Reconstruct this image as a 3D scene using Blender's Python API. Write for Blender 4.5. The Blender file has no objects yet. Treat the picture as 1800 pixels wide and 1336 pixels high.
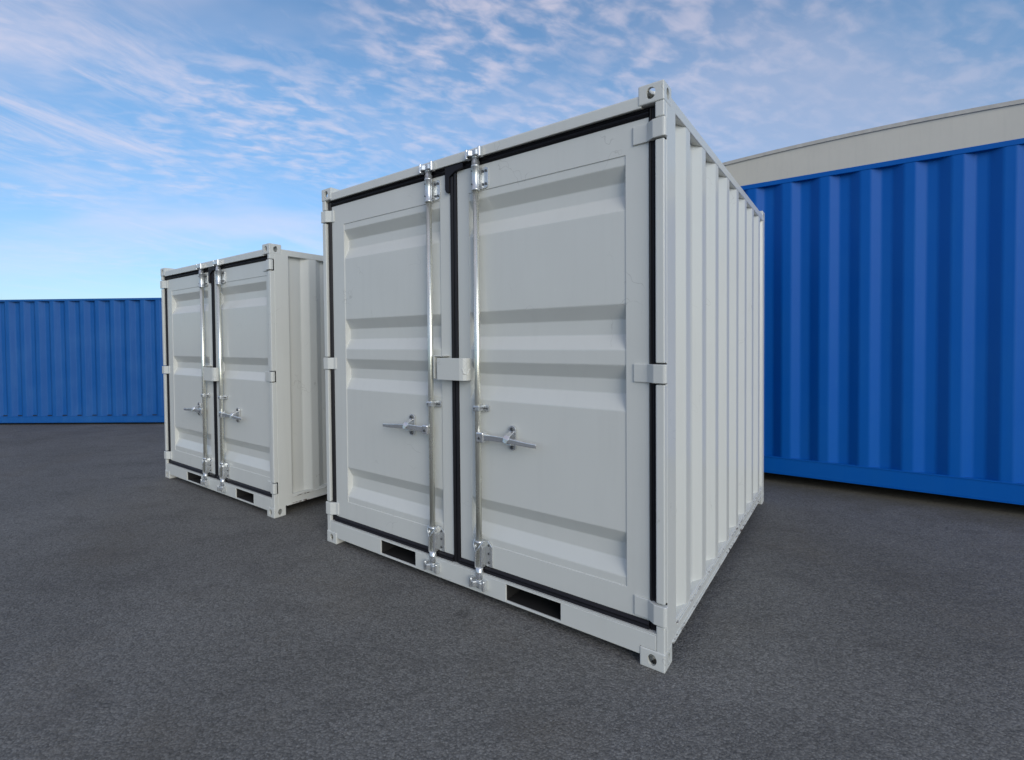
import bpy, bmesh, math, random
from mathutils import Vector, Matrix

random.seed(7)
SC = bpy.context.scene
COL = SC.collection
R = math.radians

# ------------------------------------------------------------------ camera
cam_d = bpy.data.cameras.new("camera")
cam_d.sensor_width = 36.0
cam_d.lens = 17.408
cam_d.shift_x = 0.04093
cam_d.shift_y = -0.02747
cam_d.clip_start = 0.05
cam_d.clip_end = 5000
cam = bpy.data.objects.new("camera", cam_d)
COL.objects.link(cam)
cam.matrix_world = (Matrix.Translation((0, 0, 1.4746))
                    @ Matrix.Rotation(R(90) - 0.0216, 4, 'X')
                    @ Matrix.Rotation(-0.0102, 4, 'Z'))
SC.camera = cam

# ------------------------------------------------------------------ light and exposure
SUN_AZ = math.atan2(0.36, -0.93)         # low veiled sun, behind the camera
SUN_EL = R(22)
SKY_STRENGTH = 0.15
SC.view_settings.view_transform = 'Standard'
SC.view_settings.look = 'None'
SC.view_settings.exposure = 0.17
SC.view_settings.gamma = 1.0

sun_d = bpy.data.lights.new("sun", 'SUN')
sun_d.energy = 1.35
sun_d.angle = R(40)
sun_d.color = (1.0, 0.925, 0.82)
sun = bpy.data.objects.new("sun", sun_d)
COL.objects.link(sun)
sdir = Vector((math.sin(SUN_AZ) * math.cos(SUN_EL), math.cos(SUN_AZ) * math.cos(SUN_EL), math.sin(SUN_EL)))
sun.rotation_euler = sdir.to_track_quat('Z', 'Y').to_euler()
sun.location = (0, -6, 8)

world = bpy.data.worlds.new("World")
SC.world = world
world.use_nodes = True


class NT:
    """small helper for node trees"""
    def __init__(self, tree):
        self.t = tree
        self.n = tree.nodes
        self.l = tree.links

    def node(self, typ, **kw):
        nd = self.n.new(typ)
        for k, v in kw.items():
            if k.startswith('i_'):
                key = k[2:]
                nd.inputs[int(key) if key.isdigit() else key.replace('_', ' ')].default_value = v
            else:
                setattr(nd, k, v)
        return nd

    def link(self, a, b):
        self.l.new(a, b)

    def math(self, op, a, b=None, clamp=False):
        nd = self.n.new('ShaderNodeMath')
        nd.operation = op
        nd.use_clamp = clamp
        for i, v in enumerate((a, b)):
            if v is None:
                continue
            if isinstance(v, (int, float)):
                nd.inputs[i].default_value = v
            else:
                self.l.new(v, nd.inputs[i])
        return nd.outputs[0]

    def noise(self, vec, scale, detail=2.0, rough=0.5, dist=0.0):
        nd = self.n.new('ShaderNodeTexNoise')
        nd.inputs['Scale'].default_value = scale
        nd.inputs['Detail'].default_value = detail
        nd.inputs['Roughness'].default_value = rough
        nd.inputs['Distortion'].default_value = dist
        if vec is not None:
            self.l.new(vec, nd.inputs['Vector'])
        return nd.outputs['Fac']

    def ramp(self, fac, p0, p1, c0=(0, 0, 0, 1), c1=(1, 1, 1, 1), smooth=False):
        nd = self.n.new('ShaderNodeValToRGB')
        e = nd.color_ramp.elements
        e[0].position, e[1].position = p0, p1
        e[0].color, e[1].color = c0, c1
        if smooth:
            nd.color_ramp.interpolation = 'EASE'
        self.l.new(fac, nd.inputs[0])
        return nd.outputs[0]

    def mix(self, fac, a, b, blend='MIX'):
        nd = self.n.new('ShaderNodeMix')
        nd.data_type = 'RGBA'
        nd.blend_type = blend
        nd.clamp_factor = True
        for sock, v in ((nd.inputs[0], fac), (nd.inputs[6], a), (nd.inputs[7], b)):
            if isinstance(v, (int, float)):
                sock.default_value = v
            elif isinstance(v, tuple):
                sock.default_value = v if len(v) == 4 else (*v, 1)
            else:
                self.l.new(v, sock)
        return nd.outputs[2]

    def mapping(self, vec, scale=(1, 1, 1), rot=(0, 0, 0), loc=(0, 0, 0)):
        nd = self.n.new('ShaderNodeMapping')
        nd.inputs['Scale'].default_value = scale
        nd.inputs['Rotation'].default_value = rot
        nd.inputs['Location'].default_value = loc
        self.l.new(vec, nd.inputs['Vector'])
        return nd.outputs[0]


SEED_A, SEED_B, SEED_C, SEED_D = 12.3, 5.3, 21.4, 17.5


def build_world():
    t = world.node_tree
    t.nodes.clear()
    N = NT(t)
    sky = N.node('ShaderNodeTexSky', sky_type='NISHITA', sun_disc=False)
    sky.sun_elevation = SUN_EL
    sky.sun_rotation = SUN_AZ
    sky.altitude = 0
    sky.air_density = 1.0
    sky.dust_density = 0.4
    sky.ozone_density = 2.0
    tc = N.node('ShaderNodeTexCoord')
    sep = N.node('ShaderNodeSeparateXYZ')
    N.link(tc.outputs['Generated'], sep.inputs[0])
    base = N.mix(1.0, sky.outputs[0], N.ramp(sep.outputs[2], 0.0, 0.42, (0.47, 0.55, 0.71, 1), (0.83, 1.00, 1.07, 1)), 'MULTIPLY')
    z = N.math('ADD', N.math('MAXIMUM', sep.outputs[2], 0.0), 0.16)
    u = N.math('DIVIDE', sep.outputs[0], z)
    v = N.math('DIVIDE', sep.outputs[1], z)
    comb = N.node('ShaderNodeCombineXYZ')
    N.link(u, comb.inputs[0])
    N.link(v, comb.inputs[1])
    P = comb.outputs[0]
    east = N.math('MULTIPLY', N.math('ADD', u, 0.65), 1.6, clamp=True)      # rippled cloud lies to the east, wisps to the west
    # long wispy streaks running away to the right
    ps = N.mapping(N.mapping(P, rot=(0, 0, R(26))), scale=(2.3, 0.62, 1), loc=(SEED_A, 1.7, 0))
    st = N.noise(ps, 2.1, 9, 0.66, 0.45)
    cov = N.noise(N.mapping(P, loc=(SEED_B, 2.2, 0)), 0.9, 2, 0.5)
    streak = N.math('MULTIPLY', N.ramp(st, 0.46, 0.76, smooth=True), N.math('MULTIPLY', N.ramp(cov, 0.36, 0.58), N.math('SUBTRACT', 1.0, N.math('MULTIPLY', east, 0.85))))
    # small ripples / flecks (altocumulus)
    pr = N.mapping(N.mapping(P, rot=(0, 0, R(-24))), scale=(1.0, 1.75, 1), loc=(1.0, 8.0, 0))
    rp = N.noise(pr, 10.0, 4, 0.52, 0.25)
    cov2 = N.noise(N.mapping(P, loc=(SEED_C, 4.1, 0)), 1.3, 3, 0.5)
    rip = N.math('MULTIPLY', N.ramp(rp, 0.36, 0.76, smooth=True), N.ramp(N.math('ADD', cov2, N.math('MULTIPLY', east, 0.10)), 0.42, 0.62))
    far_e = N.math('MULTIPLY', N.math('SUBTRACT', u, 0.25), 1.8, clamp=True)
    rip = N.math('MULTIPLY', rip, N.math('SUBTRACT', 1.0, N.math('MULTIPLY', far_e, 0.60)))
    # soft veil
    veil = N.math('MULTIPLY', N.ramp(N.noise(N.mapping(P, scale=(0.8, 1.3, 1), loc=(SEED_D, 5, 0)), 0.9, 5, 0.52), 0.40, 0.72, smooth=True), N.math('SUBTRACT', 0.72, N.math('MULTIPLY', east, 0.47)))
    m = N.math('MAXIMUM', N.math('MULTIPLY', streak, 0.80), N.math('MULTIPLY', rip, 0.66))
    m = N.math('ADD', m, N.math('MULTIPLY', N.math('SUBTRACT', 1.0, m), veil))
    fade = N.ramp(sep.outputs[2], 0.03, 0.30)
    m = N.math('MULTIPLY', N.math('MULTIPLY', m, fade), 0.80, clamp=True)
    col = N.mix(m, base, (5.6, 4.85, 5.15))
    bg = N.node('ShaderNodeBackground')
    bg.inputs['Strength'].default_value = SKY_STRENGTH
    N.link(col, bg.inputs['Color'])
    out = N.node('ShaderNodeOutputWorld')
    N.link(bg.outputs[0], out.inputs['Surface'])


build_world()


# ------------------------------------------------------------------ materials
def new_mat(name):
    m = bpy.data.materials.new(name)
    m.use_nodes = True
    N = NT(m.node_tree)
    b = N.n['Principled BSDF']
    return m, N, b


def paint(name, color, rough=0.42, spec=0.5, dirt=(0.30, 0.29, 0.26), dirt_amt=0.16, streak=True, coat=0.0):
    m, N, b = new_mat(name)
    tc = N.node('ShaderNodeTexCoord').outputs['Object']
    n1 = N.noise(tc, 1.7, 6, 0.6)
    n2 = N.noise(N.mapping(tc, scale=(9, 9, 0.7)), 2.2, 4, 0.6)
    n3 = N.noise(tc, 60, 3, 0.6)
    d = N.math('MULTIPLY', N.ramp(n1, 0.42, 0.78), 0.7)
    if streak:
        d = N.math('ADD', d, N.math('MULTIPLY', N.ramp(n2, 0.50, 0.80), 0.6))
    d = N.math('MULTIPLY', d, dirt_amt, clamp=True)
    speck = N.math('MULTIPLY', N.ramp(n3, 0.70, 0.78), 0.25 * dirt_amt / 0.16)
    d = N.math('MAXIMUM', d, speck)
    vs = N.node('ShaderNodeTexVoronoi', feature='DISTANCE_TO_EDGE')
    vs.inputs['Scale'].default_value = 5.0
    wv = N.node('ShaderNodeTexNoise')
    wv.inputs['Scale'].default_value = 7.0
    wv.inputs['Detail'].default_value = 3
    N.link(tc, wv.inputs['Vector'])
    va = N.node('ShaderNodeVectorMath', operation='MULTIPLY_ADD')
    N.link(wv.outputs['Color'], va.inputs[0])
    va.inputs[1].default_value = (0.22, 0.22, 0.22)
    N.link(tc, va.inputs[2])
    N.link(va.outputs[0], vs.inputs['Vector'])
    scr = N.math('MULTIPLY', N.ramp(vs.outputs['Distance'], 0.004, 0.011, (1, 1, 1, 1), (0, 0, 0, 1)), N.ramp(N.noise(N.mapping(tc, loc=(4, 9, 2)), 3.1, 2, 0.5), 0.60, 0.66))
    d = N.math('MAXIMUM', d, N.math('MULTIPLY', scr, 0.35))
    c = N.mix(d, color, dirt)
    N.link(c, b.inputs['Base Color'])
    rr = N.math('ADD', rough - 0.07, N.math('MULTIPLY', n1, 0.14))
    N.link(rr, b.inputs['Roughness'])
    b.inputs['Specular IOR Level'].default_value = spec
    if coat:
        b.inputs['Coat Weight'].default_value = coat
        b.inputs['Coat Roughness'].default_value = 0.12
    bm_ = N.node('ShaderNodeBump')
    bm_.inputs['Strength'].default_value = 0.10
    bm_.inputs['Distance'].default_value = 0.002
    h = N.math('ADD', N.math('MULTIPLY', N.noise(tc, 160, 2, 0.5), 0.35), N.math('MULTIPLY', N.noise(tc, 5, 2, 0.5), 2.5))
    N.link(h, bm_.inputs['Height'])
    bm2 = N.node('ShaderNodeBump')
    bm2.inputs['Strength'].default_value = 0.35
    bm2.inputs['Distance'].default_value = 0.012
    N.link(N.noise(N.mapping(tc, scale=(1.0, 1.0, 0.7)), 2.6, 2, 0.45), bm2.inputs['Height'])
    N.link(bm_.outputs[0], bm2.inputs['Normal'])
    N.link(bm2.outputs[0], b.inputs['Normal'])
    return m


M_WHITE = paint("light_grey_paint", (0.628, 0.632, 0.590), 0.36, dirt_amt=0.09, coat=0.25)
M_BLUE = paint("blue_paint", (0.0, 0.094, 0.40), 0.45, spec=0.14, dirt=(0.01, 0.125, 0.40), dirt_amt=0.35)
M_BLUE_FADED = paint("faded_blue_paint", (0.006, 0.088, 0.31), 0.50, spec=0.25, dirt=(0.05, 0.17, 0.40), dirt_amt=0.4)
M_FASCIA = paint("beige_grey_cladding", (0.62, 0.575, 0.465), 0.5, dirt=(0.33, 0.31, 0.27), dirt_amt=0.2)


def worn_paint():
    m, N, b = new_mat("chipped_grey_paint")
    tc = N.node('ShaderNodeTexCoord').outputs['Object']
    n = N.noise(N.mapping(tc, scale=(1, 0.35, 1)), 55, 5, 0.65)
    cov = N.noise(tc, 3.0, 2, 0.5)
    f = N.math('MULTIPLY', N.ramp(n, 0.53, 0.57), N.ramp(cov, 0.42, 0.58))
    c = N.mix(f, (0.605, 0.607, 0.57), (0.075, 0.045, 0.035))
    N.link(c, b.inputs['Base Color'])
    b.inputs['Roughness'].default_value = 0.55
    return m


M_WORN = worn_paint()


def rubber():
    m, N, b = new_mat("black_rubber")
    tc = N.node('ShaderNodeTexCoord').outputs['Object']
    n = N.noise(tc, 9, 4, 0.6)
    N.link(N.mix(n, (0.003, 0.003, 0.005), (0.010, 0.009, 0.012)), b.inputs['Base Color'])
    N.link(N.math('ADD', 0.38, N.math('MULTIPLY', n, 0.25)), b.inputs['Roughness'])
    b.inputs['Specular IOR Level'].default_value = 0.35
    return m


M_RUBBER = rubber()


def zinc(name, c0, c1, r0, r1, metal=0.74):
    m, N, b = new_mat(name)
    tc = N.node('ShaderNodeTexCoord').outputs['Object']
    n = N.noise(N.mapping(tc, scale=(14, 14, 3)), 1.6, 5, 0.6)
    N.link(N.mix(N.ramp(n, 0.3, 0.7), c0, c1), b.inputs['Base Color'])
    b.inputs['Metallic'].default_value = metal
    N.link(N.math('ADD', r0, N.math('MULTIPLY', n, r1 - r0)), b.inputs['Roughness'])
    bp = N.node('ShaderNodeBump')
    bp.inputs['Strength'].default_value = 0.12
    bp.inputs['Distance'].default_value = 0.001
    N.link(N.noise(tc, 120, 3, 0.6), bp.inputs['Height'])
    N.link(bp.outputs[0], b.inputs['Normal'])
    return m


M_ZINC = zinc("galvanised_steel", (0.72, 0.73, 0.73), (0.54, 0.56, 0.56), 0.18, 0.38)
M_CHROME = zinc("bright_zinc_plate", (0.84, 0.84, 0.83), (0.66, 0.67, 0.67), 0.12, 0.26, 0.80)
M_ROD = zinc("galvanised_tube", (0.84, 0.835, 0.75), (0.66, 0.655, 0.57), 0.20, 0.36, 0.80)


def simple(name, c, rough=0.6, metal=0.0):
    m, N, b = new_mat(name)
    tc = N.node('ShaderNodeTexCoord').outputs['Object']
    n = N.noise(tc, 14, 4, 0.6)
    c2 = tuple(x * 0.6 for x in c)
    N.link(N.mix(n, c, c2), b.inputs['Base Color'])
    b.inputs['Roughness'].default_value = rough
    b.inputs['Metallic'].default_value = metal
    return m


M_BOLT = simple("dark_bolt_steel", (0.17, 0.175, 0.18), 0.4, 0.8)
M_INSIDE = simple("dark_underframe", (0.014, 0.0135, 0.013), 0.8)
M_COPING = simple("beige_metal_coping", (0.62, 0.58, 0.49), 0.5)


def asphalt():
    m, N, b = new_mat("asphalt")
    tc = N.node('ShaderNodeTexCoord').outputs['Object']
    # stones
    vo = N.node('ShaderNodeTexVoronoi', feature='F1')
    vo.inputs['Scale'].default_value = 112
    vo.inputs['Randomness'].default_value = 1.0
    wob = N.node('ShaderNodeTexNoise')
    wob.inputs['Scale'].default_value = 60
    wob.inputs['Detail'].default_value = 2
    N.link(tc, wob.inputs['Vector'])
    vadd = N.node('ShaderNodeVectorMath', operation='MULTIPLY_ADD')
    N.link(wob.outputs['Color'], vadd.inputs[0])
    vadd.inputs[1].default_value = (0.006, 0.006, 0.006)
    N.link(tc, vadd.inputs[2])
    N.link(vadd.outputs[0], vo.inputs['Vector'])
    rnd = N.node('ShaderNodeSeparateColor')
    N.link(vo.outputs['Color'], rnd.inputs[0])
    stone = N.ramp(rnd.outputs[0], 0.0, 1.0, (0.096, 0.093, 0.085, 1), (0.222, 0.215, 0.198, 1))
    bright = N.math('MULTIPLY', N.ramp(rnd.outputs[1], 0.95, 0.97), N.ramp(vo.outputs['Distance'], 0.25, 0.6, (1, 1, 1, 1), (0, 0, 0, 1)))
    c = N.mix(N.math('MULTIPLY', bright, 0.55), stone, (0.30, 0.295, 0.285))
    bind = N.ramp(vo.outputs['Distance'], 0.45, 0.85)
    c = N.mix(N.math('MULTIPLY', bind, 0.60), c, (0.064, 0.061, 0.055))
    fine = N.noise(tc, 380, 3, 0.65)
    c = N.mix(N.math('MULTIPLY', N.ramp(fine, 0.35, 0.7), 0.40), c, (0.172, 0.166, 0.152))
    clump = N.noise(N.mapping(tc, loc=(5, 2, 0)), 34, 3, 0.6)
    c = N.mix(N.ramp(clump, 0.32, 0.68), N.mix(1.0, c, (0.93, 0.93, 0.93), 'MULTIPLY'), N.mix(1.0, c, (1.10, 1.10, 1.09), 'MULTIPLY'))
    # wear, patches, stains and faint brown silt
    big = N.noise(tc, 0.45, 5, 0.55, 0.4)
    c = N.mix(N.ramp(big, 0.34, 0.68), N.mix(1.0, c, (0.84, 0.84, 0.85), 'MULTIPLY'), N.mix(1.0, c, (1.24, 1.25, 1.28), 'MULTIPLY'))
    mid = N.noise(N.mapping(tc, scale=(1, 1.6, 1)), 2.6, 6, 0.62)
    c = N.mix(N.math('MULTIPLY', N.ramp(mid, 0.52, 0.80), 0.60), c, (0.080, 0.077, 0.074))
    mid2 = N.noise(N.mapping(tc, loc=(7, 3, 0)), 7.0, 6, 0.65)
    c = N.mix(N.math('MULTIPLY', N.ramp(mid2, 0.54, 0.75), 0.40), c, (0.180, 0.174, 0.166))
    silt = N.noise(N.mapping(tc, loc=(17, 13, 0)), 1.3, 5, 0.6)
    c = N.mix(N.math('MULTIPLY', N.ramp(silt, 0.52, 0.80), 0.40), c, (0.140, 0.120, 0.092))
    spots = N.noise(N.mapping(tc, loc=(3, 31, 0)), 4.5, 3, 0.6)
    c = N.mix(N.math('MULTIPLY', N.ramp(spots, 0.69, 0.74), 0.45), c, (0.050, 0.048, 0.047))
    # band of earth and moss washed up along the foot of the right blue container
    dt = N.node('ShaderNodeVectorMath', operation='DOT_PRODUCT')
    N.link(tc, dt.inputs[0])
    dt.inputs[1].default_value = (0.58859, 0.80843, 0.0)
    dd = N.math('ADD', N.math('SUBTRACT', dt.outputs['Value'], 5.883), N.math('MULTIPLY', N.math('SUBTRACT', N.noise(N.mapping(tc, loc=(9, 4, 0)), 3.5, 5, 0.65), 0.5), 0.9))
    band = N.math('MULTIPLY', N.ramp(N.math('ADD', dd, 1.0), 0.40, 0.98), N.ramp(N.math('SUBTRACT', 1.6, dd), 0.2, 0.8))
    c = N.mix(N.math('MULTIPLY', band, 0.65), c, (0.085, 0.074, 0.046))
    N.link(c, b.inputs['Base Color'])
    N.link(N.math('ADD', 0.66, N.math('MULTIPLY', mid, 0.25)), b.inputs['Roughness'])
    b.inputs['Specular IOR Level'].default_value = 0.25
    h = N.math('SUBTRACT', N.math('MULTIPLY', fine, 0.35), N.math('MULTIPLY', vo.outputs['Distance'], 0.8))
    bp = N.node('ShaderNodeBump')
    bp.inputs['Strength'].default_value = 0.65
    bp.inputs['Distance'].default_value = 0.006
    N.link(h, bp.inputs['Height'])
    bp2 = N.node('ShaderNodeBump')
    bp2.inputs['Strength'].default_value = 0.5
    bp2.inputs['Distance'].default_value = 0.02
    N.link(N.noise(tc, 16, 5, 0.65), bp2.inputs['Height'])
    N.link(bp.outputs[0], bp2.inputs['Normal'])
    N.link(bp2.outputs[0], b.inputs['Normal'])
    return m


M_ASPHALT = asphalt()


# ------------------------------------------------------------------ mesh helpers
class MB:
    def __init__(self):
        self.bm = bmesh.new()

    def box(self, x0, x1, y0, y1, z0, z1):
        vs = [self.bm.verts.new((x, y, z)) for x in (x0, x1) for y in (y0, y1) for z in (z0, z1)]
        for f in ((0, 1, 3, 2), (4, 6, 7, 5), (0, 4, 5, 1), (2, 3, 7, 6), (0, 2, 6, 4), (1, 5, 7, 3)):
            self.bm.faces.new([vs[i] for i in f])
        return self

    def cyl(self, p0, p1, r0, r1=None, seg=24, caps=True):
        p0, p1 = Vector(p0), Vector(p1)
        r1 = r0 if r1 is None else r1
        d = (p1 - p0).normalized()
        a = d.orthogonal().normalized()
        b = d.cross(a)
        rings = []
        for p, r in ((p0, r0), (p1, r1)):
            rings.append([self.bm.verts.new(p + a * math.cos(2 * math.pi * i / seg) * r + b * math.sin(2 * math.pi * i / seg) * r)
                          for i in range(seg)])
        for i in range(seg):
            j = (i + 1) % seg
            f = self.bm.faces.new((rings[0][i], rings[0][j], rings[1][j], rings[1][i]))
            f.smooth = True
        if caps:
            self.bm.faces.new(list(reversed(rings[0])))
            self.bm.faces.new(rings[1])
        return self

    def lathe(self, base, prof, seg=24):
        """prof: list of (z, r) about a vertical axis through base"""
        bx, by, bz = base
        rings = []
        for z, r in prof:
            rings.append([self.bm.verts.new((bx + r * math.cos(2 * math.pi * i / seg), by + r * math.sin(2 * math.pi * i / seg), bz + z))
                          for i in range(seg)])
        for a, b in zip(rings, rings[1:]):
            for i in range(seg):
                j = (i + 1) % seg
                f = self.bm.faces.new((a[i], a[j], b[j], b[i]))
                f.smooth = True
        self.bm.faces.new(list(reversed(rings[0])))
        self.bm.faces.new(rings[-1])
        return self

    def prism(self, pts, axis, a0, a1):
        """extrude a 2-D outline along an axis ('x','y','z')"""
        def P(p, a):
            return {'x': (a, p[0], p[1]), 'y': (p[0], a, p[1]), 'z': (p[0], p[1], a)}[axis]
        A = [self.bm.verts.new(P(p, a0)) for p in pts]
        B = [self.bm.verts.new(P(p, a1)) for p in pts]
        n = len(pts)
        for i in range(n):
            j = (i + 1) % n
            self.bm.faces.new((A[i], A[j], B[j], B[i]))
        self.bm.faces.new(list(reversed(A)))
        self.bm.faces.new(B)
        return self

    def sweep(self, path, w, h, up=(0, 0, 1)):
        """rectangular bar along a path; w and h may be lists"""
        n = len(path)
        path = [Vector(p) for p in path]
        rings = []
        for i, p in enumerate(path):
            d = (path[min(i + 1, n - 1)] - path[max(i - 1, 0)]).normalized()
            s = d.cross(Vector(up)).normalized()
            u = s.cross(d).normalized()
            ww = w[i] if isinstance(w, (list, tuple)) else w
            hh = h[i] if isinstance(h, (list, tuple)) else h
            rings.append([self.bm.verts.new(p + s * a * ww / 2 + u * b * hh / 2) for a, b in ((-1, -1), (1, -1), (1, 1), (-1, 1))])
        for a, b in zip(rings, rings[1:]):
            for i in range(4):
                j = (i + 1) % 4
                self.bm.faces.new((a[i], a[j], b[j], b[i]))
        self.bm.faces.new(list(reversed(rings[0])))
        self.bm.faces.new(rings[-1])
        return self

    def cells(self, xs, zs, hole, y0, y1):
        """plate in XZ of given depth; cells for which hole(i,j) is true are left open"""
        nx, nz = len(xs) - 1, len(zs) - 1
        F = {}
        for i in range(nx + 1):
            for j in range(nz + 1):
                F[i, j] = (self.bm.verts.new((xs[i], y0, zs[j])), self.bm.verts.new((xs[i], y1, zs[j])))
        full = lambda i, j: 0 <= i < nx and 0 <= j < nz and not hole(i, j)
        for i in range(nx):
            for j in range(nz):
                if not full(i, j):
                    continue
                q = [(i, j), (i + 1, j), (i + 1, j + 1), (i, j + 1)]
                self.bm.faces.new([F[k][0] for k in q])
                self.bm.faces.new([F[k][1] for k in reversed(q)])
                for a, b, nb in ((0, 1, (i, j - 1)), (1, 2, (i + 1, j)), (2, 3, (i, j + 1)), (3, 0, (i - 1, j))):
                    if not full(*nb):
                        self.bm.faces.new((F[q[b]][0], F[q[a]][0], F[q[a]][1], F[q[b]][1]))
        loose = [v for v in self.bm.verts if not v.link_faces]
        bmesh.ops.delete(self.bm, geom=loose, context='VERTS')
        return self

    def quad(self, *pts):
        self.bm.faces.new([self.bm.verts.new(p) for p in pts])
        return self

    def weld(self, d=1e-5):
        bmesh.ops.remove_doubles(self.bm, verts=self.bm.verts, dist=d)
        return self

    def build(self, name, mat, parent=None, bevel=0.0, seg=2, normals=True, angle=25):
        if normals:
            bmesh.ops.recalc_face_normals(self.bm, faces=self.bm.faces)
        me = bpy.data.meshes.new(name)
        self.bm.to_mesh(me)
        self.bm.free()
        me.materials.append(mat)
        o = bpy.data.objects.new(name, me)
        COL.objects.link(o)
        if parent is not None:
            o.parent = parent
        if bevel:
            md = o.modifiers.new("bevel", 'BEVEL')
            md.width = bevel
            md.segments = seg
            md.limit_method = 'ANGLE'
            md.angle_limit = R(angle)
            md.harden_normals = False
        return o


def thing(name, label, cat, loc, rz, group=None):
    o = bpy.data.objects.new(name, None)
    o.empty_display_size = 0.3
    COL.objects.link(o)
    o.location = loc
    o.rotation_euler = (0, 0, rz)
    o["label"] = label
    o["category"] = cat
    if group:
        o["group"] = group
    return o


def place(o, loc):
    o.location = loc
    return o


_cast = {}


def casting_mesh(top, sx, sy, sz, mat):
    """hollow corner casting, mesh centred on origin, outer faces towards -Y (end) and +X (side)"""
    key = (top, sx, sy, sz, mat.name)
    if key in _cast:
        return _cast[key]
    b = MB().box(-sx / 2, sx / 2, -sy / 2, sy / 2, -sz / 2, sz / 2)
    bmesh.ops.bevel(b.bm, geom=list(b.bm.edges), offset=0.007, segments=3, affect='EDGES', profile=0.6)
    o = b.build("casting_tmp", mat)
    cuts = []
    w = 0.014
    c = MB().box(-sx / 2 + w, sx / 2 - w, -sy / 2 + w, sy / 2 - w, -sz / 2 + w, sz / 2 - w).build("c1", mat)
    cuts.append(c)

    def oval(axis, a0, a1, rx, rz):
        pts = [(rx * math.cos(t * math.pi / 14), rz * math.sin(t * math.pi / 14)) for t in range(28)]
        return MB().prism(pts, axis, a0, a1).build("c2", mat)
    rz = min(0.027, sz * 0.30)
    cuts.append(oval('y', -sy, 0.0, 0.020, rz))
    cuts.append(oval('x', 0.0, sx, 0.020, rz))
    cuts.append(oval('z', 0.0, sz, 0.022, 0.034) if top else oval('z', -sz, 0.0, 0.022, 0.034))
    for q in cuts:
        md = o.modifiers.new("cut", 'BOOLEAN')
        md.operation = 'DIFFERENCE'
        md.solver = 'EXACT'
        md.object = q
    dg = bpy.context.evaluated_depsgraph_get()
    me = bpy.data.meshes.new_from_object(o.evaluated_get(dg))
    me.name = "corner_casting"
    for q in cuts + [o]:
        dm = q.data
        bpy.data.objects.remove(q)
        bpy.data.meshes.remove(dm)
    _cast[key] = me
    return me


def castings(root, x0, x1, y0, y1, H, mat, sx=0.112, sy=0.112, sz=0.086):
    for X, fx in ((x0, -1), (x1, 1)):
        for Y, fy in ((y0, 1), (y1, -1)):
            for Z in (0, 1):
                o = bpy.data.objects.new("corner_casting", casting_mesh(bool(Z), sx, sy, sz, mat))
                COL.objects.link(o)
                o.parent = root
                o.scale = (fx, fy, 1)
                o.location = (X - fx * sx / 2, Y + fy * sy / 2, (H - sz / 2) if Z else sz / 2)


def corrugation(start, end, first_flat, period, flat, slope, depth):
    """list of (s, depth) starting in the valley; flats are at depth 0"""
    pts = [(start, 0.0), (start + 0.02, depth)]
    s = first_flat
    while s + flat + slope + 0.06 < end:
        pts += [(s - slope, depth), (s, 0.0), (s + flat, 0.0), (s + flat + slope, depth)]
        s += period
    pts += [(end - 0.02, depth), (end, 0.0)]
    return pts


def wall_sheet(pts, z0, z1, to3d, name, mat, root, bevel=0.006):
    b = MB()
    prev = None
    for s, d in pts:
        cur = (b.bm.verts.new(to3d(s, d, z0)), b.bm.verts.new(to3d(s, d, z1)))
        if prev:
            b.bm.faces.new((prev[0], cur[0], cur[1], prev[1]))
        prev = cur
    return b.build(name, mat, root, bevel=bevel, seg=3, normals=False, angle=20)


# ------------------------------------------------------------------ grey storage container with double doors
_bolts = {}


def bolt(parent, x, y, z, r=0.008, h=0.007, seg=6):
    """one bolt head: a mesh of its own, shared between copies"""
    key = (r, h, seg)
    if key not in _bolts:
        o = MB().cyl((0, 0, 0), (0, -h, 0), r, r * 0.92, seg).build("bolt", M_BOLT, parent)
        _bolts[key] = o.data
    else:
        o = bpy.data.objects.new("bolt", _bolts[key])
        COL.objects.link(o)
        o.parent = parent
    o.location = (x, y, z)


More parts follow.
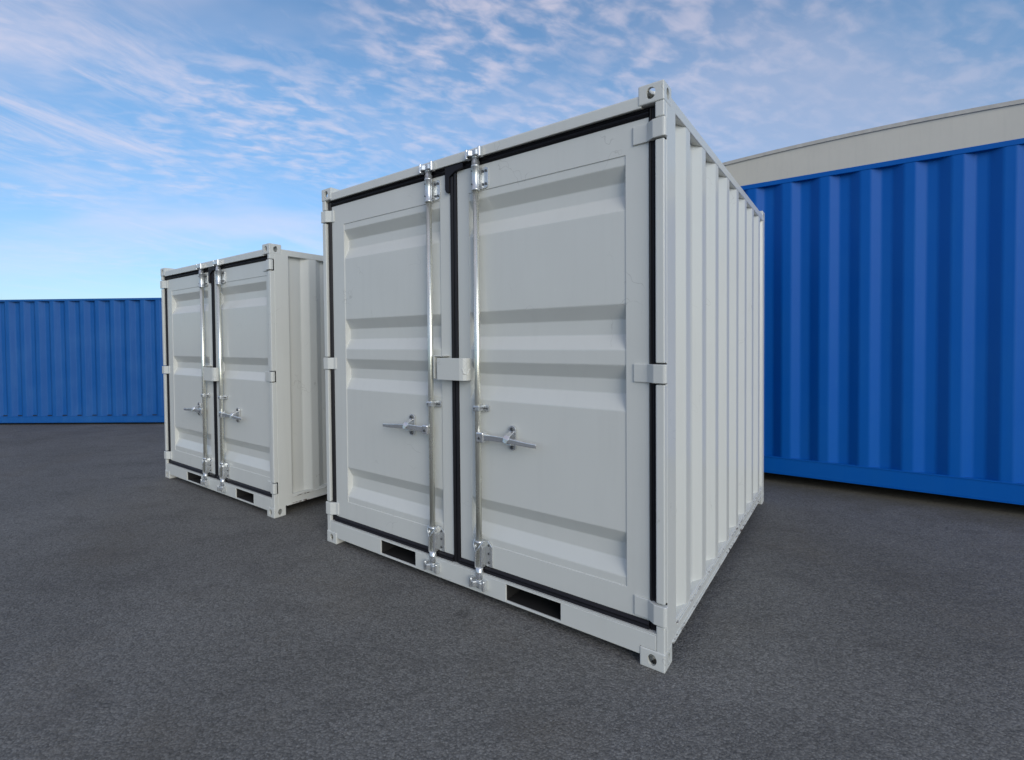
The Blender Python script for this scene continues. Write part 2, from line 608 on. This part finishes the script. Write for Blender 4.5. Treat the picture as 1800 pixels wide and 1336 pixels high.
def locking_gear(door, cx, zt, zb, zg, zh, side, hl, hubx, catchx):
    """rod, brackets, guide, handle of one door leaf; side=+1 handle to the right"""
    yr = -0.001
    D = DOORY
    # rod
    b = MB()
    b.cyl((cx, yr, zb - 0.106), (cx, yr, zt + 0.19), 0.0172, seg=28)
    b.build("locking_rod", M_ROD, door)
    # top bracket: sleeve + plate to the right with four bolts
    b = MB()
    b.lathe((cx, yr, zt), [(-0.012, 0.019), (-0.012, 0.024), (-0.004, 0.025), (0.0, 0.0218), (0.118, 0.0218), (0.122, 0.025), (0.130, 0.024), (0.1305, 0.0225), (0.150, 0.0225), (0.152, 0.0205), (0.175, 0.0205)])
    b.build("top_bracket", M_ZINC, door)
    b = MB()
    pts = []
    px0, px1, pz0, pz1, rr = cx - 0.018, cx + 0.068, zt + 0.002, zt + 0.118, 0.016
    pts = [(px0, pz0), (px1 - rr, pz0), (px1 - 0.3 * rr, pz0 + 0.3 * rr), (px1, pz0 + rr), (px1, pz1 - rr), (px1 - 0.3 * rr, pz1 - 0.3 * rr), (px1 - rr, pz1), (px0, pz1)]
    b.prism(pts, 'y', D - 0.008, D + 0.001)
    b.build("bracket_plate", M_ZINC, door, bevel=0.0015)
    for dx in (0.034, 0.055):
        for dz in (0.024, 0.096):
            bolt(door, cx + dx, D - 0.007, zt + dz)
    for dz in (0.024, 0.096):
        bolt(door, cx - 0.012, yr - 0.0185, zt + dz, 0.004, 0.005, 8)
    # bottom bracket: plate with pressed Y rib and sleeve
    b = MB()
    px0, px1, pz0, pz1 = cx - 0.024, cx + 0.072, zb + 0.006, zb + 0.156
    pts = [(px0, pz0 + 0.01), (px1 - 0.006, pz0), (px1, pz0 + 0.006), (px1, pz1 - 0.03), (px1 - 0.03, pz1), (px0, pz1)]
    b.prism(pts, 'y', D - 0.008, D + 0.001)
    b.build("bracket_plate", M_ZINC, door, bevel=0.003)
    b = MB()
    b.prism([(cx - 0.021, zb + 0.004), (cx + 0.024, zb + 0.004), (cx + 0.028, zb + 0.12), (cx + 0.021, zb + 0.152), (cx - 0.022, zb + 0.152), (cx - 0.024, zb + 0.11)], 'y', yr - 0.012, D - 0.007)
    b.build("bottom_bracket", M_ZINC, door, bevel=0.003)
    b = MB()
    b.sweep([(cx + 0.032, yr - 0.004, zb + 0.158), (cx + 0.012, yr - 0.020, zb + 0.122), (cx - 0.008, yr - 0.023, zb + 0.096), (cx - 0.012, yr - 0.021, zb + 0.05), (cx - 0.014, yr - 0.018, zb + 0.004)], 0.008, 0.010, up=(0, -1, 0.01))
    b.build("bracket_rib", M_ZINC, door, bevel=0.002)
    b = MB()
    b.sweep([(cx - 0.026, yr - 0.004, zb + 0.160), (cx - 0.028, yr - 0.016, zb + 0.128), (cx - 0.008, yr - 0.023, zb + 0.092)], 0.007, 0.009, up=(0, -1, 0.01))
    b.build("bracket_rib", M_ZINC, door, bevel=0.002)
    b = MB()
    b.cyl((cx, yr, zb + 0.140), (cx, yr, zb + 0.158), 0.0235, seg=24)
    b.build("rod_collar", M_ZINC, door)
    b = MB()
    b.lathe((cx, yr, zb - 0.058), [(0, 0.018), (0, 0.0215), (0.03, 0.0215), (0.034, 0.0245), (0.040, 0.0245), (0.044, 0.0215), (0.066, 0.0215)])
    b.build("rod_collar", M_ZINC, door)
    for dz in (0.035, 0.085, 0.132):
        bolt(door, cx + 0.052, D - 0.007, zb + dz, 0.007)
    bolt(door, cx - 0.004, yr - 0.012, zb + 0.055, 0.005, 0.004, 8)
    # cams at both rod ends: hub with hooked arms
    for zc, s in ((zt + 0.192, 1), (zb - 0.084, -1)):
        b = MB()
        b.cyl((cx, yr, zc - 0.026), (cx, yr, zc + 0.020), 0.022, seg=20)
        b.build("cam_hub", M_ZINC, door, bevel=0.003)
        b = MB()
        b.prism([(cx - 0.034, -0.036), (cx - 0.020, -0.042), (cx, -0.026), (cx + 0.024, -0.036), (cx + 0.038, -0.026), (cx + 0.034, -0.006), (cx + 0.018, 0.010), (cx - 0.018, 0.010), (cx - 0.032, -0.012)], 'z', zc - 0.016, zc + 0.014)
        b.build("rod_cam", M_ZINC, door, bevel=0.003)
    # mid guide clamp
    b = MB()
    b.box(cx - 0.0225, cx + 0.0225, yr - 0.0225, D - 0.006, zg - 0.0175, zg + 0.0175)
    b.build("rod_clamp", M_ZINC, door, bevel=0.008)
    b = MB()
    b.prism([(cx - 0.01, zg - 0.018), (cx + 0.052, zg - 0.018), (cx + 0.060, zg - 0.010), (cx + 0.060, zg + 0.012), (cx + 0.052, zg + 0.020), (cx - 0.01, zg + 0.018)], 'y', D - 0.010, D + 0.001)
    b.build("rod_guide", M_ZINC, door, bevel=0.0015)
    for dx in (0.032, 0.048):
        bolt(door, cx + dx, D - 0.009, zg, 0.006)
    bolt(door, cx - 0.010, yr - 0.019, zg, 0.005, 0.004, 8)
    # handle hub, handle and catch
    s = side
    b = MB()
    b.box(min(cx + s * 0.006, cx + s * 0.052), max(cx + s * 0.006, cx + s * 0.056), yr - 0.032, yr + 0.014, zh - 0.029, zh + 0.029)
    b.build("handle_hub", M_CHROME, door, bevel=0.008, seg=3)
    bolt(door, cx + s * 0.030, yr - 0.031, zh - 0.004, 0.008, 0.004, 10)
    b = MB()
    tip = cx + s * hl
    yh = yr - 0.016
    n = 9
    path, ww, hh = [], [], []
    for i in range(n + 1):
        t = i / n
        x = cx + s * (0.050 + (hl - 0.050) * t)
        path.append((x, yh - 0.010 * math.sin(t * math.pi) - 0.010 * t, zh + 0.006 * math.sin(t * math.pi * 1.4) - 0.001 * t))
        ww.append(0.016 if t < 0.75 else 0.016 - 0.007 * (t - 0.75) / 0.25)
        hh.append(0.036 - 0.014 * t)
    b.sweep(path, ww, hh)
    b.build("door_handle", M_CHROME, door, bevel=0.0065, seg=4)
    b = MB()
    kx = catchx
    pts = [(kx + 0.023 * math.cos(a) , zh + 0.010 + (0.044 if math.sin(a) >= 0 else -0.044) + 0.023 * math.sin(a)) for a in [i * math.pi / 12 for i in range(24)]]
    b.prism(pts, 'y', D - 0.013, D + 0.001)
    b.build("catch_plate", M_CHROME, door, bevel=0.0015)
    # hook folded over the handle, and the tongue it closes on
    b = MB()
    b.sweep([(kx, D - 0.004, zh + 0.046), (kx, D - 0.020, zh + 0.043), (kx, yh - 0.012, zh + 0.028), (kx - 0.002, yh - 0.024, zh + 0.012), (kx - 0.010, yh - 0.027, zh - 0.008)],
            0.006, [0.030, 0.030, 0.034, 0.036, 0.022], up=(1, 0, 0.01))
    b.build("handle_catch", M_CHROME, door, bevel=0.002)
    b = MB()
    b.sweep([(kx, D - 0.004, zh - 0.026), (kx, D - 0.020, zh - 0.025), (kx + 0.002, yh - 0.010, zh - 0.017)], 0.008, 0.030, up=(1, 0, 0.01))
    b.build("catch_tongue", M_ZINC, door, bevel=0.002)
    for dz in (0.058, -0.040):
        bolt(door, kx, D - 0.012, zh + dz, 0.010, 0.008)


DOORY = 0.030


def storage_container(label, loc, rz, W, L, H, recesses, seams, hinges_z, lock_z, zt, gasket_w,
                      pockets, rods, c, first_flat, period, flat, slope, panel_in, leaf_out, handles):
    root = thing("storage_container", label, "container", loc, rz, "light grey storage containers")
    w = W / 2
    D = DOORY
    zd0, zd1 = 0.197, H - 0.130            # door leaf bottom and top
    zhead = H - 0.095                      # underside of header
    PD = 0.172                             # post depth
    # --- castings and posts
    castings(root, -w, w, -0.004, L, H, M_WHITE)
    for s in (-1, 1):
        # main hollow section of the front post
        b = MB()
        x0, x1 = (w - 0.040, w - 0.001) if s > 0 else (-w + 0.001, -w + 0.040)
        b.box(x0, x1, D + 0.007, PD, 0.080, H - 0.080)
        b.build("corner_post", M_WHITE, root, bevel=0.005, seg=3)
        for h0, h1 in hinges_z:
            MB().box(x0 + 0.003, x1, 0.0275, 0.0365, h0 - 0.004, h1 + 0.004).build("hinge_gap_shade", M_RUBBER, root)  # black insert added so the slit behind each hinge looks shaded
        # front strip of the post, cut away at the hinges
        b = MB()
        zs = [0.080]
        for h0, h1 in hinges_z:
            zs += [h0 - 0.006, h1 + 0.006]
        zs.append(H - 0.080)
        for k in range(0, len(zs), 2):
            b.box(x0, x1, 0.0, D + 0.009, zs[k], zs[k + 1])
        b.build("post_hinge_strip", M_WHITE, root, bevel=0.006, seg=3)
        b = MB().box(x0, x1, L - 0.09, L - 0.002, 0.080, H - 0.080)
        b.build("corner_post", M_WHITE, root, bevel=0.005)
    # --- header and sill
    b = MB()
    b.prism([(0.0, zhead), (0.0, H - 0.043), (0.008, H - 0.036), (0.11, H - 0.030), (0.11, zhead), (0.06, zhead), (0.06, zhead + 0.01)], 'x', -w + 0.10, w - 0.10)
    b.build("door_header", M_WHITE, root, bevel=0.004)
    b = MB().box(-w + 0.039, w - 0.039, D + 0.052, 0.11, zhead - 0.06, zhead + 0.001)
    b.build("header_stop", M_INSIDE, root)
    (p0, p1), (p2, p3), (pz0, pz1) = pockets
    b = MB()
    b.cells([-w + 0.0395, -w + 0.1125, p0, p1, p2, p3, w - 0.1125, w - 0.0395], [0.048, pz0, 0.0868, pz1, 0.1555],
            lambda i, j: (i in (2, 4) and j in (1, 2)) or (i in (0, 6) and j < 2), 0.0, 0.012)
    b.build("door_sill", M_WHITE, root, bevel=0.0025)
    b = MB().box(-w + 0.038, w - 0.038, 0.002, D + 0.06, 0.1565, 0.163)
    b.build("sill_ledge", M_WHITE, root)
    for a0, a1 in ((p0, p1), (p2, p3)):
        b = MB()
        d = 0.9
        y0 = 0.012
        b.quad((a0, y0, pz0), (a1, y0, pz0), (a1, d, pz0), (a0, d, pz0))
        b.quad((a0, y0, pz1), (a1, y0, pz1), (a1, d, pz1), (a0, d, pz1))
        b.quad((a0, y0, pz0), (a0, y0, pz1), (a0, d, pz1), (a0, d, pz0))
        b.quad((a1, y0, pz0), (a1, y0, pz1), (a1, d, pz1), (a1, d, pz0))
        b.quad((a0, d, pz0), (a1, d, pz0), (a1, d, pz1), (a0, d, pz1))
        b.weld()
        b.build("fork_pocket", M_INSIDE, root, normals=False)
    # floor and cross members underneath
    b = MB().box(-w + 0.04, w - 0.04, 0.115, L - 0.03, 0.155, 0.172)
    b.build("floor", M_INSIDE, root)
    k = 0.35
    while k < L - 0.2:
        MB().box(-w + 0.05, w - 0.05, k, k + 0.05, 0.05, 0.154).build("cross_member", M_INSIDE, root)
        k += 0.33
    # --- rails, walls, roof
    prof = corrugation(PD - 0.003, L - 0.088, first_flat, period, flat, slope, 0.036)
    for s in (-1, 1):
        f = lambda x: s * x
        b = MB()
        xa, xb = sorted((f(w - 0.055), f(w - 0.0015)))
        b.box(xa, xb, 0.106, L - 0.106, H - 0.088, H - 0.036)
        b.build("top_side_rail", M_WHITE, root, bevel=0.004)
        b = MB()
        xa, xb = sorted((f(w - 0.050), f(w - 0.003)))
        b.box(xa, xb, 0.106, L - 0.106, 0.086, 0.163)
        b.build("bottom_side_rail", M_WHITE, root, bevel=0.004)
        b = MB()
        xa, xb = sorted((f(w - 0.030), f(w + 0.004)))
        b.box(xa, xb, 0.118, L - 0.118, 0.078, 0.0885)
        b.build("rail_lip", M_WORN, root, bevel=0.002)
        b = MB()
        b.box(xa, xb, 0.178, L - 0.118, 0.140, 0.146)
        b.build("rail_lip", M_WORN, root, bevel=0.002)
        wall_sheet(prof, 0.160, H - 0.086, lambda a, d, z: (s * (w - 0.0035 - d), a, z), "side_wall", M_WHITE, root)
    b = MB().box(-w + 0.04, w - 0.04, L - 0.02, L - 0.012, 0.08, H - 0.05)
    b.build("rear_wall", M_WHITE, root)
    b = MB().box(-w + 0.05, w - 0.05, 0.10, L - 0.02, H - 0.048, H - 0.042)
    b.build("roof_panel", M_WHITE, root, bevel=0.003)
    # black flaps over the joint at the head and foot of the doors
    b = MB()
    b.prism([(c - 0.042, zd1 - 0.115), (c - 0.050, zd1 - 0.095), (c - 0.050, zhead + 0.008), (c + 0.048, zhead + 0.016), (c + 0.085, zhead - 0.004), (c + 0.085, zhead - 0.03), (c + 0.026, zd1 - 0.004), (c - 0.018, zd1 - 0.03), (c - 0.018, zd1 - 0.115)], 'y', 0.008, D)
    b.build("seal_flap", M_RUBBER, root, bevel=0.002)
    # --- doors
    for s in (-1, 1):
        door = thing_part("door", root)
        inner, outer = c + s * gasket_w / 2, s * leaf_out
        ri, ro = c + s * panel_in[0], c + s * panel_in[1]
        xs = sorted((inner, ri, ro, outer))
        b = MB()
        b.cells(xs, [zd0, seams[0], seams[1], zd1], lambda i, j: i == 1 and j == 1, D, D + 0.05)
        fr = b.build("door_frame", M_WHITE, door, bevel=0.002)
        # pressed panel
        xa, xb = min(ri, ro) - 0.001, max(ri, ro) + 0.001
        e = 0.007
        cols = [xa, xa + e, xb - e, xb]
        rows = [(seams[0], 0)]
        for r4, r3, r2, r1 in sorted([tuple(reversed(r)) for r in recesses]):
            rows += [(r4, 0), (r3, 1), (r2, 1), (r1, 0)]
        rows.append((seams[1], 0))
        b = MB()
        V = {}
        for j, (z, dd) in enumerate(rows):
            for i, x in enumerate(cols):
                V[i, j] = b.bm.verts.new((x, D + 0.004 + (0.036 if dd and i in (1, 2) else 0.0), z))
        for j in range(len(rows) - 1):
            for i in range(3):
                q = (V[i, j], V[i + 1, j], V[i + 1, j + 1], V[i, j + 1])
                up = rows[j + 1][1] - rows[j][1]
                if i == 1 or up == 0:
                    b.bm.faces.new(q)
                elif (i == 0) == (up > 0):
                    b.bm.faces.new((q[0], q[1], q[2]))
                    b.bm.faces.new((q[0], q[2], q[3]))
                else:
                    b.bm.faces.new((q[0], q[1], q[3]))
                    b.bm.faces.new((q[1], q[2], q[3]))
        b.build("door_panel", M_WHITE, door, bevel=0.004, seg=3, angle=15)
        # rubber seal round the leaf: ridged strips
        b = MB()
        ridge = lambda t0, t1: [(t0, D + 0.035), (t0, D - 0.002), (t0 + 0.25 * (t1 - t0), D - 0.012), (t0 + 0.42 * (t1 - t0), D - 0.004),
                                (t0 + 0.58 * (t1 - t0), D - 0.004), (t0 + 0.75 * (t1 - t0), D - 0.012), (t1, D - 0.002), (t1, D + 0.035)]
        g0, g1 = sorted((outer, s * (w - 0.036)))
        b.prism([(p, q) for p, q in ridge(g0, g1)], 'z', 0.164, zhead)
        h0, h1 = sorted((inner, outer))
        b.build("door_seal", M_RUBBER, door, bevel=0.0015)
        b = MB().prism([(q, p) for p, q in ridge(zd1, zhead + 0.004)], 'x', h0, h1)
        b.build("door_seal", M_RUBBER, door, bevel=0.0015)
        b = MB().prism([(q - 0.006, p) for p, q in ridge(0.1565, zd0)], 'x', h0, h1)
        b.build("door_seal", M_RUBBER, door, bevel=0.0015)
        b = MB()
        c0, c1 = sorted((c + s * 0.0005, inner))
        b.prism([(p, q) for p, q in [(c0, D + 0.035), (c0, D - 0.006), (c0 + 0.4 * (c1 - c0), D - 0.012), (c1 - 0.002, D - 0.006), (c1, D + 0.035)]], 'z', 0.164, zhead)
        b.build("door_seal", M_RUBBER, door, bevel=0.0015)
        # hinges
        for h0, h1 in hinges_z:
            b = MB()
            xo = w + 0.008
            xi = w - 0.148 if s > 0 else w - 0.105
            pr = [(xi, D + 0.002), (xi, D - 0.005), (xi + 0.006, D - 0.008), (w - 0.082, D - 0.010), (w - 0.048, -0.007), (xo - 0.012, -0.010), (xo - 0.003, -0.006), (xo, 0.003),
                  (xo, 0.020), (xo - 0.006, 0.027), (w - 0.035, 0.027), (w - 0.05, D + 0.002)]
            b.prism([(s * p, q) for p, q in pr], 'z', h0, h1)
            b.build("hinge", M_WHITE, door, bevel=0.003)
        cx, catchx, hl = handles[0 if s < 0 else 1]
        locking_gear(door, cx, zt, 0.192, lock_z - 0.215, lock_z - 0.372, s, hl, 0, catchx)
        if s > 0:
            # lock box cover: folded plate reaching over the joint, open to the left and on top
            b = MB()
            xa, xb = c - 0.088, c + 0.122
            z0, z1 = lock_z - 0.062, lock_z + 0.066
            yf = -0.038
            outl = [(xa, yf), (xb - 0.04, yf), (xb - 0.018, yf + 0.006), (xb - 0.005, yf + 0.020), (xb, yf + 0.042), (xb, D + 0.001),
                    (xb - 0.006, D + 0.001), (xb - 0.006, yf + 0.042), (xb - 0.011, yf + 0.022), (xb - 0.022, yf + 0.011), (xb - 0.04, yf + 0.006), (xa, yf + 0.006)]
            b.prism(outl, 'z', z0, z1)
            b.build("lock_box_cover", M_WHITE, door, bevel=0.002)
            b = MB()
            b.sweep([(xb - 0.020, yf + 0.004, lock_z + 0.008), (xb - 0.012, yf + 0.008, lock_z - 0.022), (xb - 0.004, yf + 0.030, lock_z - 0.028), (xb + 0.002, yf + 0.044, lock_z + 0.006)], 0.007, 0.008, up=(0, 0.01, 1))
            b.build("keyhole_shield", M_WHITE, door, bevel=0.002)
        else:
            b = MB()
            xa, xb = c - 0.124, c - 0.117
            z0, z1 = lock_z - 0.058, lock_z + 0.080
            b.box(xa, xb, -0.030, D + 0.001, z0, z1)
            b.build("lock_box_bracket", M_WHITE, door, bevel=0.0015)
            b = MB()
            b.box(xb, c - 0.045, -0.028, D + 0.001, z1 - 0.006, z1 - 0.001)
            b.build("lock_box_bracket", M_WHITE, door, bevel=0.0015)
    # cam keepers welded on header and sill
    for cx in rods:
        for zc in (zt + 0.192, 0.192 - 0.084):
            for dx in (-0.046, 0.043):
                b = MB()
                b.prism([(cx + dx - 0.009, 0.001), (cx + dx - 0.007, -0.030), (cx + dx + 0.006, -0.036), (cx + dx + 0.012, -0.028), (cx + dx + 0.012, 0.001)], 'z', zc - 0.028, zc + 0.026)
                b.build("cam_keeper", M_ZINC, root, bevel=0.003)
    return root


def thing_part(name, root):
    o = bpy.data.objects.new(name, None)
    o.empty_display_size = 0.2
    COL.objects.link(o)
    o.parent = root
    return o


def fix_door_empty(root):
    """the frame mesh becomes the door itself, the rest its sub-parts"""
    for d in [o for o in root.children if o.name.startswith("door") and o.type == 'EMPTY']:
        kids = list(d.children)
        fr = [k for k in kids if k.name.startswith("door_frame")][0]
        for k in kids:
            if k is not fr:
                k.parent = fr
        fr.parent = root
        bpy.data.objects.remove(d)
        fr.name = "door"


def front_pose(fr_x, fr_y, yaw, W):
    ex = Vector((math.cos(yaw), math.sin(yaw), 0))
    p = Vector((fr_x, fr_y, 0)) - ex * (W / 2)
    return p


Wm = 2.438
big = storage_container(
    "large light grey storage container nearest the camera, double doors with four pressed bands per leaf",
    front_pose(0.8449, 2.1489, -0.6642, Wm), -0.6642, Wm, 2.914, 2.591,
    recesses=[(2.275, 2.208, 2.145, 2.069), (1.640, 1.571, 1.498, 1.427), (1.356, 1.288, 1.219, 1.142), (0.576, 0.510, 0.434, 0.364)],
    seams=(0.324, 2.317),
    hinges_z=[(0.208, 0.297), (1.281, 1.364), (2.350, 2.432)], lock_z=1.312, zt=2.322, gasket_w=0.050,
    pockets=((-0.632, -0.309), (0.376, 0.707), (0.060, 0.149)), rods=(-0.157, 0.198), c=0.014,
    first_flat=0.355, period=0.320, flat=0.078, slope=0.070, panel_in=(0.110, 1.022), leaf_out=1.143,
    handles=((-0.157, -0.343, 0.405), (0.198, 0.414, 0.392)))
fix_door_empty(big)

Ws = 2.195
small = storage_container(
    "smaller light grey storage container left of the big one, three pressed bands per door leaf",
    front_pose(-1.6553, 4.1291, -0.6555, Ws), -0.6555, Ws, 2.42, 2.307,
    recesses=[(2.003, 1.937, 1.875, 1.800), (1.347, 1.282, 1.219, 1.148), (0.580, 0.516, 0.448, 0.372)],
    seams=(0.322, 2.050),
    hinges_z=[(0.208, 0.292), (1.152, 1.235), (2.088, 2.172)], lock_z=1.182, zt=2.040, gasket_w=0.050,
    pockets=((-0.560, -0.236), (0.450, 0.762), (0.060, 0.146)), rods=(-0.130, 0.215), c=0.040,
    first_flat=0.375, period=0.278, flat=0.072, slope=0.068, panel_in=(0.110, 0.945), leaf_out=1.020,
    handles=((-0.130, -0.290, 0.395), (0.215, 0.480, 0.420)))
fix_door_empty(small)


# ------------------------------------------------------------------ blue shipping containers (seen from the long side)
def cargo_container(label, loc, rz, L, Wd, H, mat, rail_b, rail_t, period, depth, phase, zr=0.0):
    root = thing("shipping_container", label, "container", loc, rz, "blue shipping containers")
    l = L / 2
    castings(root, -l, l, -0.003, Wd, H, mat, sx=0.178, sy=0.162, sz=0.118)
    for X in (-l + 0.001, l - 0.161):
        for Y in (0.001, Wd - 0.13):
            MB().box(X, X + 0.16, Y, Y + 0.12, 0.11, H - 0.11).build("corner_post", mat, root, bevel=0.005)
    q = period / 4
    for s, Y in ((1, 0.0), (-1, Wd)):
        f = lambda y: Y + s * y
        a, b_ = sorted((f(0.0015), f(0.06)))
        MB().box(-l + 0.17, l - 0.17, a, b_, zr + 0.016, rail_b).build("bottom_side_rail", mat, root, bevel=0.004)
        a, b_ = sorted((f(-0.004), f(0.03)))
        MB().box(-l + 0.18, l - 0.18, a, b_, zr + 0.008, zr + 0.0165).build("rail_lip", mat, root, bevel=0.002)
        MB().box(-l + 0.18, l - 0.18, a, b_, rail_b - 0.004, rail_b + 0.006).build("rail_lip", mat, root, bevel=0.002)
        a, b_ = sorted((f(0.0012), f(0.06)))
        MB().box(-l + 0.17, l - 0.17, a, b_, H - rail_t, H - 0.004).build("top_side_rail", mat, root, bevel=0.004)
        pts = [(-l + 0.158, 0.0)]
        x = -l + 0.158 + phase
        while x < l - 0.40:
            pts += [(x, 0.0), (x + q, depth), (x + 2 * q, depth), (x + 3 * q, 0.0)]
            x += period
        pts.append((l - 0.158, 0.0))
        wall_sheet(pts, rail_b + 0.002, H - rail_t + 0.002, lambda a_, d, z: (a_, f(0.006 + d), z), "side_wall", mat, root, bevel=0.012)
    for X in (-l + 0.03, l - 0.05):
        MB().box(X, X + 0.02, 0.13, Wd - 0.13, 0.05, H - 0.03).build("end_wall", mat, root)
    MB().box(-l + 0.1, l - 0.1, 0.05, Wd - 0.05, H - 0.02, H - 0.012).build("roof_panel", mat, root)
    b = MB().box(-l + 0.1, l - 0.1, 0.06, Wd - 0.06, zr + 0.13, zr + 0.145)
    b.build("floor", M_INSIDE, root)
    x = -l + 0.3
    while x < l - 0.3:
        MB().box(x, x + 0.05, 0.065, Wd - 0.065, zr + 0.02, zr + 0.129).build("cross_member", M_INSIDE, root)
        x += 0.4
    return root


# right: close behind the big grey container; its bottom rail runs clear of the ground between the corner castings
rd = Vector((0.80843, -0.58859, 0))
ra = Vector((3.0260, 5.0740, 0))
LR = 6.06
RZ0 = 0.085
mid = ra + rd * (-1.02 + LR / 2)
ryaw = math.atan2(rd.y, rd.x)
blue_r = cargo_container("tall deep blue corrugated shipping container behind the big grey one, below the beige building",
                         (mid.x, mid.y, 0), ryaw, LR, 2.438, 2.985 + RZ0, M_BLUE, 0.174 + RZ0, 0.050, 0.308, 0.043, 0.157, RZ0)

# left: far, facing the camera
la, lb = Vector((-8.771, 9.20, 0)), Vector((-5.713, 9.107, 0))
ld = (lb - la).normalized()
LL = 6.06
lend = lb + ld * 0.75
lmid = lend - ld * (LL / 2)
blue_l = cargo_container("faded blue corrugated shipping container far back at the left edge, seen from its long side",
                         (lmid.x, lmid.y, 0.03), math.atan2(ld.y, ld.x), LL, 2.438, 2.305, M_BLUE_FADED, 0.125, 0.042, 0.2855, 0.060, 0.03)


# ------------------------------------------------------------------ building behind the right blue container
def warehouse():
    p1, p2 = Vector((3.98, 8.08, 0)), Vector((6.62, 5.93, 0))
    d = (p2 - p1).normalized()
    n = Vector((-d.y, d.x, 0))
    c0 = p1 + d * 2.0
    root = thing("warehouse", "pale beige-grey flat-roofed building rising behind the right blue container", "building", (c0.x, c0.y, 0), math.atan2(d.y, d.x))
    Hh = 4.28

    def top(X):                                   # gently cambered roof edge
        a = abs(X + 0.3)
        return max(3.9, Hh + 0.045 * (1 - (a / 1.7) ** 2)) if a < 2.6 else max(3.9, Hh - 0.060 - 0.08 * (a - 2.6))
    xs = [-4.5] + [-3.0 + 0.2 * i for i in range(31)] + [5.0, 8.0, 12.0]
    b = MB()
    b.prism([(x, top(x) - 0.05) for x in xs] + [(12.0, 0.0), (-4.5, 0.0)], 'y', 0.0, 7.0)
    b.build("wall", M_FASCIA, root)
    b = MB()
    b.prism([(x, top(x)) for x in xs] + [(x, top(x) - 0.0495) for x in reversed(xs)], 'y', -0.018, 7.02)
    b.build("roof_coping", M_COPING, root)
    return root


warehouse()


# ------------------------------------------------------------------ ground
b = MB()
S = 400
b.quad((-S, -S, 0), (S, -S, 0), (S, S, 0), (-S, S, 0))
g = b.build("asphalt_ground", M_ASPHALT)
g["kind"] = "structure"
